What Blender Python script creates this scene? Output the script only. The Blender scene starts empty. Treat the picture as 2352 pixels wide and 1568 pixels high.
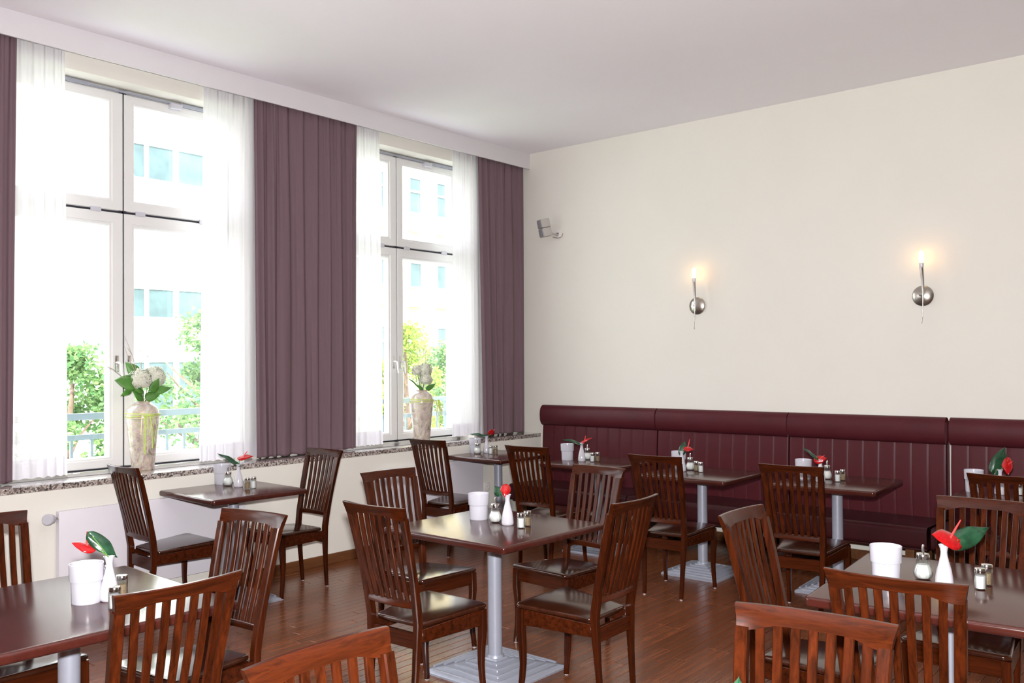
import bpy, bmesh, math, random
from mathutils import Vector, Matrix
random.seed(7)
SC = bpy.context.scene
COL = SC.collection
PI = math.pi
R = math.radians

# ------------------------------------------------------------------ camera
cam_d = bpy.data.cameras.new('camera')
cam = bpy.data.objects.new('camera', cam_d)
COL.objects.link(cam)
SC.camera = cam
F_PX = 2046.16
cam_d.sensor_fit = 'HORIZONTAL'
cam_d.sensor_width = 36.0
cam_d.lens = F_PX * 36.0 / 2352.0
cam_d.shift_y = (804.23 - 784.0) / 2352.0
cam_d.clip_start = 0.05
cam_d.clip_end = 300
yaw, pitch, roll = 0.69929, 0.014234, 0.007151
R0 = Vector((math.cos(yaw), math.sin(yaw), 0)); FH = Vector((-math.sin(yaw), math.cos(yaw), 0)); Z = Vector((0, 0, 1))
FW = FH * math.cos(pitch) + Z * math.sin(pitch)
U0 = Z * math.cos(pitch) - FH * math.sin(pitch)
RX = R0 * math.cos(roll) - U0 * math.sin(roll)
UX = R0 * math.sin(roll) + U0 * math.cos(roll)
EYE = Vector((0, 0, 1.5876))
m = Matrix((RX, UX, -FW)).transposed().to_4x4()
m.translation = EYE
cam.matrix_world = m

# ------------------------------------------------------------------ world, sun, large lights, exposure
SKY = 6.2
world = bpy.data.worlds.new('sky'); SC.world = world; world.use_nodes = True
wn = world.node_tree.nodes; wl = world.node_tree.links
bg = wn['Background']
tc = wn.new('ShaderNodeTexCoord'); sep = wn.new('ShaderNodeSeparateXYZ'); rmp = wn.new('ShaderNodeValToRGB')
wl.new(tc.outputs['Generated'], sep.inputs[0]); wl.new(sep.outputs['Z'], rmp.inputs[0])
rmp.color_ramp.elements[0].color = (0.95, 0.955, 1.0, 1); rmp.color_ramp.elements[1].color = (0.90, 0.935, 1.0, 1)
wl.new(rmp.outputs[0], bg.inputs[0]); bg.inputs[1].default_value = SKY

def add_light(name, kind, loc, energy, color=(1, 1, 1), size=0.1, direction=None, size_y=None):
    d = bpy.data.lights.new(name, kind); o = bpy.data.objects.new(name, d); COL.objects.link(o)
    o.location = loc; d.color = color; d.energy = energy
    if kind == 'AREA':
        d.size = size
        if size_y: d.shape = 'RECTANGLE'; d.size_y = size_y
    elif kind == 'SUN':
        d.angle = R(0.6)
    else:
        d.shadow_soft_size = size
    if direction is not None:
        o.rotation_euler = Vector(direction).to_track_quat('-Z', 'Y').to_euler()
    return o
add_light('sun', 'SUN', (0, 0, 30), 9.0, (1.0, 0.95, 0.86), direction=(-0.55, 0.25, -0.62))
# the camera's own flash, above the lens
add_light('camera_flash', 'AREA', EYE + Z * 0.16 - FH * 0.02, 270, (1.0, 0.97, 0.97), size=0.07, direction=FW + Z * 0.04)
# light of the sky entering at each window (portals only guide the sampling of the sky)
WIN_Y = [3.05, 5.655, 0.445]
for k, yc in enumerate(WIN_Y):
    p = add_light('window_portal', 'AREA', (-6.36, yc, 2.2), 1, size=1.75, size_y=2.75, direction=(1, 0, 0))
    p.rotation_euler = Matrix(((0, 0, -1), (-1, 0, 0), (0, 1, 0))).to_euler()
    p.data.size = 1.75; p.data.size_y = 2.75
    p.data.cycles.is_portal = True
# the rest of the dining room, behind the camera, has large windows of its own
FRONT_WIN = []      # x ranges in the wall behind the camera
RIGHT_WIN = []                 # y ranges in the right wall
for a, b in FRONT_WIN:
    p = add_light('window_portal', 'AREA', ((a + b) / 2, -5.45, 2.2), 1, size=b - a, size_y=2.7, direction=(0, 1, 0)); p.data.cycles.is_portal = True
for a, b in RIGHT_WIN:
    p = add_light('window_portal', 'AREA', (5.45, (a + b) / 2, 2.2), 1, size=b - a, size_y=2.7, direction=(-1, 0, 0)); p.data.cycles.is_portal = True

SC.view_settings.view_transform = 'Standard'
SC.view_settings.look = 'None'
SC.view_settings.gamma = 1.0
SC.view_settings.use_curve_mapping = False
SC.view_settings.exposure = 0.38
SC.cycles.use_denoising = True
SC.cycles.max_bounces = 10
SC.cycles.diffuse_bounces = 6
SC.cycles.glossy_bounces = 4
SC.cycles.transmission_bounces = 8
SC.cycles.transparent_max_bounces = 16
SC.cycles.caustics_reflective = False
SC.cycles.caustics_refractive = False
SC.cycles.sample_clamp_indirect = 6.0

# ------------------------------------------------------------------ materials
def new_mat(name):
    mt = bpy.data.materials.new(name); mt.use_nodes = True
    nt = mt.node_tree; b = nt.nodes['Principled BSDF']
    return mt, nt, b
def noise_node(nt, scale, detail=4, vec_scale=None, rough=0.6, coord='Object', distortion=0.0):
    tcn = nt.nodes.new('ShaderNodeTexCoord'); mp = nt.nodes.new('ShaderNodeMapping')
    nt.links.new(tcn.outputs[coord], mp.inputs[0])
    if vec_scale: mp.inputs['Scale'].default_value = vec_scale
    n = nt.nodes.new('ShaderNodeTexNoise'); n.inputs['Scale'].default_value = scale
    n.inputs['Detail'].default_value = detail; n.inputs['Roughness'].default_value = rough
    n.inputs['Distortion'].default_value = distortion
    nt.links.new(mp.outputs[0], n.inputs['Vector'])
    return n
def ramp(nt, src, stops):
    r = nt.nodes.new('ShaderNodeValToRGB')
    e = r.color_ramp.elements
    while len(e) < len(stops): e.new(0.5)
    for i, (p, c) in enumerate(stops):
        e[i].position = p; e[i].color = (*c, 1)
    nt.links.new(src, r.inputs[0]); return r
def bump(nt, b, src, strength, dist=0.001):
    bp = nt.nodes.new('ShaderNodeBump'); bp.inputs['Strength'].default_value = strength; bp.inputs['Distance'].default_value = dist
    nt.links.new(src, bp.inputs['Height']); nt.links.new(bp.outputs[0], b.inputs['Normal'])
def plain(name, color, rough=0.5, metal=0.0, var=0.06, nscale=8.0, bump_s=0.0, spec=0.5, coat=0.0, bscale=None, bdist=0.001):
    mt, nt, b = new_mat(name)
    n = noise_node(nt, nscale)
    lo = tuple(c * (1 - var) for c in color); hi = tuple(min(1, c * (1 + var)) for c in color)
    r = ramp(nt, n.outputs[0], [(0.3, lo), (0.7, hi)])
    nt.links.new(r.outputs[0], b.inputs['Base Color'])
    b.inputs['Roughness'].default_value = rough; b.inputs['Metallic'].default_value = metal
    b.inputs['Specular IOR Level'].default_value = spec
    b.inputs['Coat Weight'].default_value = coat; b.inputs['Coat Roughness'].default_value = 0.08
    if bump_s:
        n2 = noise_node(nt, bscale or nscale * 8); bump(nt, b, n2.outputs[0], bump_s, bdist)
    return mt
def wood(name, dark, light, vec_scale, scale=6.0, rough=0.28, coat=0.05, spec=0.22, rnd=0.25, bmp=0.03):
    mt, nt, b = new_mat(name)
    n = noise_node(nt, scale, 6, vec_scale, 0.65, distortion=0.6)
    r = ramp(nt, n.outputs[0], [(0.32, dark), (0.5, tuple((a + c) / 2 for a, c in zip(dark, light))), (0.68, light)])
    n2 = noise_node(nt, scale * 7, 3, tuple(v * 1.0 for v in vec_scale), 0.5)
    mx = nt.nodes.new('ShaderNodeMix'); mx.data_type = 'RGBA'; mx.blend_type = 'MULTIPLY'; mx.inputs[0].default_value = 0.35
    nt.links.new(r.outputs[0], mx.inputs[6]); nt.links.new(n2.outputs['Color'], mx.inputs[7])
    oi = nt.nodes.new('ShaderNodeObjectInfo'); ge = nt.nodes.new('ShaderNodeNewGeometry')
    ad = nt.nodes.new('ShaderNodeMath'); ad.operation = 'ADD'
    fr = nt.nodes.new('ShaderNodeMath'); fr.operation = 'FRACT'
    nt.links.new(oi.outputs['Random'], ad.inputs[0]); nt.links.new(ge.outputs['Random Per Island'], ad.inputs[1]); nt.links.new(ad.outputs[0], fr.inputs[0])
    mr = nt.nodes.new('ShaderNodeMapRange'); mr.inputs[3].default_value = 1 - rnd; mr.inputs[4].default_value = 1 + rnd
    nt.links.new(fr.outputs[0], mr.inputs[0])
    hv = nt.nodes.new('ShaderNodeHueSaturation'); nt.links.new(mx.outputs[2], hv.inputs['Color']); nt.links.new(mr.outputs[0], hv.inputs['Value'])
    nt.links.new(hv.outputs[0], b.inputs['Base Color'])
    b.inputs['Roughness'].default_value = rough
    b.inputs['Specular IOR Level'].default_value = spec
    b.inputs['Coat Weight'].default_value = coat; b.inputs['Coat Roughness'].default_value = 0.12
    bump(nt, b, n.outputs[0], bmp, 0.0005)
    return mt
def clear_glass(name, tint=(0.97, 1, 0.99), refl=0.07, rough=0.0):
    mt, nt, b = new_mat(name); nt.nodes.remove(b)
    out = nt.nodes['Material Output']
    tr = nt.nodes.new('ShaderNodeBsdfTransparent'); tr.inputs[0].default_value = (*tint, 1)
    gl = nt.nodes.new('ShaderNodeBsdfGlossy'); gl.inputs['Roughness'].default_value = rough
    lw = nt.nodes.new('ShaderNodeLayerWeight'); lw.inputs[0].default_value = 0.35
    mr = nt.nodes.new('ShaderNodeMapRange'); mr.inputs[3].default_value = refl; mr.inputs[4].default_value = min(1, refl * 9)
    nt.links.new(lw.outputs['Facing'], mr.inputs[0])
    mx = nt.nodes.new('ShaderNodeMixShader'); nt.links.new(mr.outputs[0], mx.inputs[0])
    nt.links.new(tr.outputs[0], mx.inputs[1]); nt.links.new(gl.outputs[0], mx.inputs[2]); nt.links.new(mx.outputs[0], out.inputs[0])
    return mt

M = {}
M['wall'] = plain('wall_paint_cream', (0.79, 0.775, 0.71), 0.9, var=0.015, nscale=1.5, bump_s=0.12, bscale=160, spec=0.2)
M['wall_tan'] = plain('wall_paint_tan', (0.40, 0.32, 0.25), 0.9, var=0.02, nscale=1.5, spec=0.2)
M['ceiling'] = plain('ceiling_paint', (0.93, 0.915, 0.965), 0.95, var=0.01, nscale=1.0, spec=0.1)
M['pelmet'] = plain('pelmet_white', (0.69, 0.675, 0.70), 0.6, var=0.015, nscale=3)
M['frame'] = plain('window_lacquer', (0.72, 0.72, 0.715), 0.35, var=0.01)
M['gasket'] = plain('rubber_gasket', (0.02, 0.02, 0.03), 0.6)
M['pane'] = clear_glass('window_glass', (0.985, 0.995, 0.99), 0.03)
M['granite'] = None
M['wood_v'] = wood('chair_wood_upright', (0.021, 0.0047, 0.0015), (0.080, 0.0150, 0.0036), (9, 9, 0.35), 6.0, rough=0.2, rnd=0.22)
M['wood_h'] = wood('chair_wood_rail', (0.021, 0.0047, 0.0015), (0.080, 0.0150, 0.0036), (0.35, 9, 9), 6.0, rough=0.2, rnd=0.12)
M['wood_seat'] = wood('chair_wood_seat', (0.022, 0.0055, 0.0022), (0.058, 0.0150, 0.0060), (0.5, 6, 3), 5.0, rough=0.17, coat=.35, spec=.4, rnd=0.1)
M['table'] = wood('table_laminate', (0.046, 0.0100, 0.0068), (0.078, 0.0178, 0.0122), (0.35, 5, 5), 4.0, rough=0.17, coat=0.0, spec=.45, rnd=0.05)
M['pole'] = plain('silver_paint', (0.35, 0.37, 0.44), 0.38, metal=0.25, var=0.03, nscale=30, bump_s=0.03)
M['black'] = plain('black_plastic', (0.015, 0.015, 0.017), 0.5)
M['white_plastic'] = plain('white_plastic', (0.54, 0.54, 0.60), 0.18, var=0.01)
M['porcelain'] = plain('white_porcelain', (0.58, 0.57, 0.62), 0.10, var=0.01, coat=0.5)
M['chrome'] = plain('chrome', (0.75, 0.74, 0.72), 0.16, metal=1.0, var=0.03)
M['brushed'] = plain('brushed_nickel', (0.50, 0.47, 0.42), 0.28, metal=1.0, var=0.12, nscale=20)
M['stem_metal'] = plain('satin_steel', (0.42, 0.40, 0.38), 0.22, metal=1.0, var=0.05)
M['bottle'] = clear_glass('bottle_glass', (0.96, 0.99, 0.97), 0.10)
M['salt'] = plain('salt', (0.86, 0.86, 0.88), 0.9, var=0.04, nscale=200)
M['sugar'] = plain('sugar', (0.86, 0.86, 0.86), 0.85, var=0.05, nscale=150)
M['pepper'] = plain('pepper', (0.28, 0.20, 0.12), 0.9, var=0.5, nscale=300)
M['red'] = plain('spathe_red', (0.42, 0.008, 0.010), 0.16, var=0.25, nscale=60, bump_s=0.5, bscale=90, bdist=0.002)
M['spadix'] = plain('spadix_pink', (0.72, 0.05, 0.05), 0.45, var=0.2, nscale=80, bump_s=0.3, bscale=300)
M['leaf'] = plain('anthurium_leaf', (0.015, 0.060, 0.028), 0.25, var=0.4, nscale=25, bump_s=0.2, bscale=40)
M['stem'] = plain('green_stem', (0.10, 0.24, 0.04), 0.4, var=0.2)
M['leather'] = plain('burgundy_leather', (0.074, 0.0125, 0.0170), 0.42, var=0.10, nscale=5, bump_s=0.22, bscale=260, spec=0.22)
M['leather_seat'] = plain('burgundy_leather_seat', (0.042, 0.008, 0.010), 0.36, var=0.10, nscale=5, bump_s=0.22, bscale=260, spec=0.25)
M['leg_block'] = wood('plinth_wood', (0.09, 0.035, 0.014), (0.20, 0.085, 0.035), (0.5, 3, 6), 4)
M['baseboard'] = wood('baseboard_wood', (0.12, 0.044, 0.016), (0.22, 0.09, 0.035), (6, 0.4, 6), 4, rough=0.4, coat=0.1, rnd=0.05)
M['radiator'] = plain('radiator_enamel', (0.80, 0.78, 0.84), 0.35, var=0.01)
M['speaker'] = plain('speaker_grey', (0.46, 0.44, 0.41), 0.55, var=0.03)
M['grille'] = plain('speaker_grille', (0.42, 0.42, 0.46), 0.5, metal=0.4, var=0.2, nscale=300)
M['cable'] = plain('cable_brown', (0.14, 0.10, 0.08), 0.6)
M['socket'] = plain('socket_white', (0.82, 0.80, 0.78), 0.35, var=0.01)
M['petal'] = plain('hydrangea_petal', (0.70, 0.71, 0.60), 0.7, var=0.05, nscale=40)
M['hleaf'] = plain('hydrangea_leaf', (0.075, 0.22, 0.035), 0.45, var=0.35, nscale=14, bump_s=0.2)
M['twig'] = plain('twig', (0.42, 0.33, 0.29), 0.7, var=0.2)
M['raffia'] = plain('raffia_green', (0.52, 0.70, 0.10), 0.6, var=0.2)
M['raffia2'] = plain('raffia_straw', (0.72, 0.68, 0.42), 0.6, var=0.2)
M['rail_out'] = plain('railing_grey', (0.16, 0.22, 0.25), 0.5)
M['facade_white'] = plain('facade_white', (0.85, 0.85, 0.84), 0.9, var=0.02, nscale=0.5)
M['facade_trim'] = plain('facade_trim', (0.80, 0.78, 0.76), 0.8)
M['street'] = plain('street_paving', (0.60, 0.60, 0.62), 0.9, var=0.15, nscale=1.5)
M['grass'] = plain('grass', (0.28, 0.40, 0.12), 0.9, var=0.35, nscale=6)
M['bark'] = plain('bark', (0.16, 0.11, 0.08), 0.9, var=0.3, nscale=12, bump_s=0.5)
M['win_out'] = plain('facade_glass', (0.070, 0.110, 0.12), 0.2, var=0.25, nscale=1.5, spec=0.2)
M['curtain_out'] = plain('far_curtain', (0.5, 0.3, 0.25), 0.9, var=0.5, nscale=5)

def granite():
    mt, nt, b = new_mat('granite_speckled')
    tcn = nt.nodes.new('ShaderNodeTexCoord'); v = nt.nodes.new('ShaderNodeTexVoronoi'); v.inputs['Scale'].default_value = 110
    nt.links.new(tcn.outputs['Object'], v.inputs['Vector'])
    r = ramp(nt, v.outputs['Color'], [(0.15, (0.03, 0.035, 0.03)), (0.35, (0.16, 0.13, 0.12)), (0.6, (0.44, 0.36, 0.33)), (0.85, (0.55, 0.53, 0.50))])
    nt.links.new(r.outputs[0], b.inputs['Base Color']); b.inputs['Roughness'].default_value = 0.25
    b.inputs['Coat Weight'].default_value = 1.0; b.inputs['Coat Roughness'].default_value = 0.05
    return mt
M['granite'] = granite()
def stone_vase():
    mt, nt, b = new_mat('glazed_marbled_ceramic')
    n = noise_node(nt, 9, 8, None, 0.75, distortion=1.2); n2 = noise_node(nt, 45, 5)
    r = ramp(nt, n.outputs[0], [(0.33, (0.22, 0.16, 0.13)), (0.47, (0.48, 0.41, 0.35)), (0.6, (0.66, 0.60, 0.53))])
    mx = nt.nodes.new('ShaderNodeMix'); mx.data_type = 'RGBA'; mx.blend_type = 'SOFT_LIGHT'; mx.inputs[0].default_value = 0.8
    nt.links.new(r.outputs[0], mx.inputs[6]); nt.links.new(n2.outputs['Color'], mx.inputs[7])
    nt.links.new(mx.outputs[2], b.inputs['Base Color']); b.inputs['Roughness'].default_value = 0.16; b.inputs['Coat Weight'].default_value = 0.5
    return mt
M['marbled'] = stone_vase()
def brick():
    mt, nt, b = new_mat('facade_yellow_brick')
    tcn = nt.nodes.new('ShaderNodeTexCoord'); sx = nt.nodes.new('ShaderNodeSeparateXYZ'); cx = nt.nodes.new('ShaderNodeCombineXYZ')
    nt.links.new(tcn.outputs['Object'], sx.inputs[0]); nt.links.new(sx.outputs['Y'], cx.inputs['X']); nt.links.new(sx.outputs['Z'], cx.inputs['Y'])
    bt = nt.nodes.new('ShaderNodeTexBrick'); bt.inputs['Scale'].default_value = 4.0
    bt.inputs['Color1'].default_value = (0.40, 0.315, 0.165, 1); bt.inputs['Color2'].default_value = (0.45, 0.365, 0.20, 1); bt.inputs['Mortar'].default_value = (0.52, 0.46, 0.32, 1)
    nt.links.new(cx.outputs[0], bt.inputs['Vector']); nt.links.new(bt.outputs[0], b.inputs['Base Color']); b.inputs['Roughness'].default_value = 0.9
    return mt
M['brick'] = brick()
def foliage(name, c1, c2):
    mt, nt, b = new_mat(name)
    ge = nt.nodes.new('ShaderNodeNewGeometry'); r = ramp(nt, ge.outputs['Random Per Island'], [(0, c1), (1, c2)])
    nt.nodes.remove(b); out = nt.nodes['Material Output']
    d = nt.nodes.new('ShaderNodeBsdfDiffuse'); t = nt.nodes.new('ShaderNodeBsdfTranslucent'); mx = nt.nodes.new('ShaderNodeMixShader'); mx.inputs[0].default_value = 0.4
    nt.links.new(r.outputs[0], d.inputs[0]); nt.links.new(r.outputs[0], t.inputs[0]); nt.links.new(d.outputs[0], mx.inputs[1]); nt.links.new(t.outputs[0], mx.inputs[2]); nt.links.new(mx.outputs[0], out.inputs[0])
    return mt
M['fol_green'] = foliage('foliage_green', (0.08, 0.19, 0.08), (0.28, 0.42, 0.17))
M['fol_yellow'] = foliage('foliage_lime', (0.20, 0.32, 0.07), (0.42, 0.50, 0.12))
def cloth(name, color, transp, transl, weave=900.0, var=0.08):
    mt, nt, b = new_mat(name); nt.nodes.remove(b); out = nt.nodes['Material Output']
    n = noise_node(nt, 3.0, 5, (40, 40, 1.0)); lo = tuple(c * (1 - var) for c in color); hi = tuple(min(1, c * (1 + var)) for c in color)
    r = ramp(nt, n.outputs[0], [(0.3, lo), (0.7, hi)])
    n2 = noise_node(nt, weave, 2); bp = nt.nodes.new('ShaderNodeBump'); bp.inputs['Strength'].default_value = 0.25; bp.inputs['Distance'].default_value = 0.001
    nt.links.new(n2.outputs[0], bp.inputs['Height'])
    d = nt.nodes.new('ShaderNodeBsdfDiffuse'); t = nt.nodes.new('ShaderNodeBsdfTranslucent'); p = nt.nodes.new('ShaderNodeBsdfTransparent')
    nt.links.new(r.outputs[0], d.inputs[0]); nt.links.new(r.outputs[0], t.inputs[0]); nt.links.new(bp.outputs[0], d.inputs['Normal'])
    m1 = nt.nodes.new('ShaderNodeMixShader'); m1.inputs[0].default_value = transl
    m2 = nt.nodes.new('ShaderNodeMixShader'); m2.inputs[0].default_value = transp
    nt.links.new(d.outputs[0], m1.inputs[1]); nt.links.new(t.outputs[0], m1.inputs[2])
    nt.links.new(m1.outputs[0], m2.inputs[1]); nt.links.new(p.outputs[0], m2.inputs[2]); nt.links.new(m2.outputs[0], out.inputs[0])
    return mt
M['sheer'] = cloth('sheer_voile', (0.84, 0.84, 0.86), 0.07, 0.34, var=0.02)
M['sheer_hem'] = cloth('sheer_hem', (0.80, 0.79, 0.84), 0.03, 0.17, var=0.02)
M['drape'] = cloth('drape_mauve', (0.20, 0.135, 0.155), 0.0, 0.12, var=0.05)
def plank_mat():
    mt = wood('parquet_plank', (0.155, 0.050, 0.019), (0.26, 0.086, 0.034), (14, 0.8, 14), 3.0, rough=0.24, coat=0.05, spec=.65, rnd=0.15)
    return mt
M['plank'] = plank_mat()
M['floor_gap'] = plain('floor_joint_dark', (0.03, 0.012, 0.007), 0.8)
def emis(name, color, strength):
    mt, nt, b = new_mat(name)
    b.inputs['Base Color'].default_value = (*color, 1); b.inputs['Emission Color'].default_value = (*color, 1); b.inputs['Emission Strength'].default_value = strength
    return mt
M['flame'] = emis('lit_candle_bulb', (1.0, 0.55, 0.16), 7.0)

# ------------------------------------------------------------------ mesh helpers
def link(name, me, parent=None, loc=None, rot=None):
    o = bpy.data.objects.new(name, me); COL.objects.link(o)
    if parent is not None: o.parent = parent
    if loc is not None: o.location = loc
    if rot is not None: o.rotation_euler = rot
    return o
def tag(o, label=None, cat=None, group=None, kind=None):
    if label: o['label'] = label
    if cat: o['category'] = cat
    if group: o['group'] = group
    if kind: o['kind'] = kind
    return o
def thing(name, label, cat, loc=(0, 0, 0), rz=0.0, group=None):
    return tag(link(name, None, None, loc, (0, 0, rz)), label, cat, group)
class MB:
    def __init__(s): s.v = []; s.f = []
    def add(s, vs, fs):
        o = len(s.v); s.v += [tuple(v) for v in vs]; s.f += [tuple(i + o for i in f) for f in fs]; return s
    def box(s, x0, x1, y0, y1, z0, z1, mat=None):
        vs = [Vector((x, y, z)) for x in (x0, x1) for y in (y0, y1) for z in (z0, z1)]
        if mat: vs = [mat @ v for v in vs]
        return s.add(vs, [(0, 1, 3, 2), (4, 6, 7, 5), (0, 4, 5, 1), (2, 3, 7, 6), (0, 2, 6, 4), (1, 5, 7, 3)])
    def rings(s, rings, cap=True, closed=True):
        n = len(rings[0]); vs = [p for r in rings for p in r]; fs = []
        for i in range(len(rings) - 1):
            for j in range(n if closed else n - 1):
                k = (j + 1) % n; fs.append((i * n + j, i * n + k, (i + 1) * n + k, (i + 1) * n + j))
        if cap and closed: fs.append(tuple(reversed(range(n)))); fs.append(tuple((len(rings) - 1) * n + j for j in range(n)))
        return s.add(vs, fs)
    def lathe(s, prof, seg=24, c=(0, 0, 0), cap=True, fn=None):
        rs = []
        for r, z in prof:
            rs.append([(c[0] + (r * (fn(2 * PI * j / seg, z) if fn else 1)) * math.cos(2 * PI * j / seg), c[1] + (r * (fn(2 * PI * j / seg, z) if fn else 1)) * math.sin(2 * PI * j / seg), c[2] + z) for j in range(seg)])
        return s.rings(rs, cap)
    def tube(s, pts, rad, seg=8, cap=True):
        pts = [Vector(p) for p in pts]; rs = []; up = Vector((0.13, 0.27, 0.95)).normalized(); prev = None
        for i, p in enumerate(pts):
            d = (pts[min(i + 1, len(pts) - 1)] - pts[max(i - 1, 0)]).normalized()
            a = prev - d * prev.dot(d) if prev is not None else d.cross(up)
            if a.length < 1e-6: a = d.cross(Vector((1, 0, 0)))
            a.normalize(); prev = a.copy(); b = d.cross(a); r = rad[i] if isinstance(rad, (list, tuple)) else rad
            rs.append([p + a * (r * math.cos(2 * PI * j / seg)) + b * (r * math.sin(2 * PI * j / seg)) for j in range(seg)])
        return s.rings(rs, cap)
    def mesh(s, name, mat, smooth=35, bevel=0, bseg=2):
        me = bpy.data.meshes.new(name); me.from_pydata([tuple(v) for v in s.v], [], s.f); me.update()
        bm = bmesh.new(); bm.from_mesh(me)
        bmesh.ops.recalc_face_normals(bm, faces=bm.faces)
        if bevel:
            es = [e for e in bm.edges if len(e.link_faces) == 2 and e.calc_face_angle(0) > R(40)]
            bmesh.ops.bevel(bm, geom=es, offset=bevel, segments=bseg, affect='EDGES', profile=0.6, clamp_overlap=True)
        bm.to_mesh(me); bm.free()
        if smooth:
            me.polygons.foreach_set('use_smooth', [True] * len(me.polygons)); me.set_sharp_from_angle(angle=R(smooth))
        if mat: me.materials.append(mat)
        return me
    def obj(s, name, mat, parent=None, smooth=35, bevel=0, bseg=2):
        return link(name, s.mesh(name, mat, smooth, bevel, bseg), parent)
def rsec(c, U, V, hu, hv, ch):
    """octagonal (chamfered) section round c"""
    c = Vector(c); U = Vector(U).normalized(); V = Vector(V).normalized()
    q = [(-hu + ch, -hv), (hu - ch, -hv), (hu, -hv + ch), (hu, hv - ch), (hu - ch, hv), (-hu + ch, hv), (-hu, hv - ch), (-hu, -hv + ch)]
    return [c + U * a + V * b for a, b in q]
def rounded(pts, r, n=5):
    out = []; N = len(pts)
    for i in range(N):
        p = Vector(pts[i]); a = (Vector(pts[i - 1]) - p); b = (Vector(pts[(i + 1) % N]) - p)
        a.normalize(); b.normalize(); th = a.angle(b); d = r / math.tan(th / 2); c = p + (a + b).normalized() * (r / math.sin(th / 2))
        s0 = p + a * d - c; s1 = p + b * d - c
        for k in range(n + 1):
            t = k / n; v = s0 * (1 - t) + s1 * t; v.normalize(); out.append(c + v * r)
    return out
def inset(out, d):
    N = len(out); res = []
    for i in range(N):
        t = out[(i + 1) % N] - out[i - 1]
        if t.length < 1e-9: res.append(out[i]); continue
        t.normalize(); n = Vector((-t.y, t.x)); res.append(out[i] + n * d)
    return res
def slab(outline, z1, z0, r, zf=None, n=3):
    """rounded slab: outline is CCW 2D; zf(x,y) adds a tilt"""
    prof = [(r * (1 - math.cos(PI / 2 * k / n)), z0 + r * (1 - math.sin(PI / 2 * k / n))) for k in range(n, -1, -1)]
    prof += [(r * (1 - math.cos(PI / 2 * k / n)), z1 - r * (1 - math.sin(PI / 2 * k / n))) for k in range(0, n + 1)]
    rs = []
    for d, z in prof:
        ring = inset(outline, d); rs.append([(p.x, p.y, z + (zf(p.x, p.y) if zf else 0)) for p in ring])
    return MB().rings(rs)
def copy_tree(o, parent=None):
    c = o.copy(); COL.objects.link(c)
    if parent is not None: c.parent = parent
    for ch in list(o.children): copy_tree(ch, c)
    return c

# ------------------------------------------------------------------ setting: room shell
XW, XS, YB, ZC = -5.7128, -5.7229, 7.2594, 3.7766
XR, YF = 5.2, -5.2        # right wall, wall behind the camera
XP = -5.975               # face of the wall between the windows
def struct(name, mb, mat, parent=None, **k):
    o = mb.obj(name, mat, parent, **k)
    if parent is None: o['kind'] = 'structure'
    return o
HALF = 0.86; ZSILL = 0.861; ZHEAD = 3.545
wl_ = MB().box(-6.36, XW, YF, YB + .25, -0.05, 0.823)
ys = sorted(WIN_Y)
edges = [YF] + sum([[y - HALF, y + HALF] for y in ys], []) + [YB]
for i in range(0, len(edges), 2):
    wl_.box(-6.36, XP, edges[i], edges[i + 1], 0.823, ZHEAD)
wl_.box(-6.36, XP, YF, YB + .25, ZHEAD, ZC)
struct('wall_left', wl_, M['wall'], smooth=0)
struct('wall_back', MB().box(-6.36, XR, YB, YB + .25, -0.05, ZC), M['wall'], smooth=0)
def holed(lo, hi, holes, box):
    mb = MB(); e = [lo] + [q for h in holes for q in h] + [hi]
    for i in range(0, len(e), 2): box(mb, e[i], e[i + 1], -0.05, ZC)
    for h in holes: box(mb, h[0], h[1], -0.05, .85); box(mb, h[0], h[1], 3.55, ZC)
    return mb
struct('wall_right', holed(YF, YB + .25, RIGHT_WIN, lambda m_, a, b, c, d: m_.box(XR, XR + .2, a, b, c, d)), M['wall_tan'], smooth=0)
struct('wall_front', holed(-6.36, XR + .2, FRONT_WIN, lambda m_, a, b, c, d: m_.box(a, b, YF - .2, YF, c, d)), M['wall_tan'], smooth=0)
struct('ceiling', MB().box(-6.36, XR + .2, YF - .2, YB + .25, ZC, ZC + .2), M['ceiling'], smooth=0)

# floor: dark screed with strip parquet laid along y
floor = struct('floor', MB().box(-6.36, XR, YF, YB, -0.25, -0.012), M['floor_gap'], smooth=0)
PW = 0.068
strips = []
x = XW + 0.004; row = 0
rnd = random.Random(3)
while x < XR:
    y = YF + rnd.uniform(0, .8)
    y = YF
    first = rnd.uniform(.2, 1.0)
    while y < YB - .001:
        L = first if y == YF else rnd.choice([.62, .75, .9, 1.05])
        y1 = min(y + L, YB); strips.append((x, y, y1)); y = y1
    x += PW
def view_depth(px, py):
    d = Vector((px, py, 0)) - EYE; zz = d.dot(FW); xx = d.dot(RX); yy = d.dot(UX)
    if zz < .5: return None
    u = 1176 + F_PX * xx / zz; v = 804 - F_PX * yy / zz
    if -60 < u < 2420 and v < 1640: return zz
    return None
vis = []
for s in strips:
    d = view_depth(s[0] + PW / 2, (s[1] + s[2]) / 2)
    if d is not None and s[0] > XW - .01: vis.append((d, s))
vis.sort(key=lambda a: a[0])
single = [s for d, s in vis[:300]]; sset = set(single)
pm = {}
G2 = 0.0016
for s in single:
    L = round(s[2] - s[1], 3)
    if L not in pm:
        pm[L] = MB().box(G2, PW - G2, G2, L - G2, -0.012, 0.0).mesh('plank', M['plank'], smooth=0, bevel=0.0012, bseg=1)
    link('plank', pm[L], floor, (s[0], s[1], 0))
rest = MB()
for s in strips:
    if s not in sset and s[2] - s[1] > .01: rest.box(s[0] + G2, min(s[0] + PW - G2, XR), s[1] + G2, s[2] - G2, -0.012, 0.0)
tag(rest.obj('plank_field', M['plank'], floor, smooth=0), kind='stuff')

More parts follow.
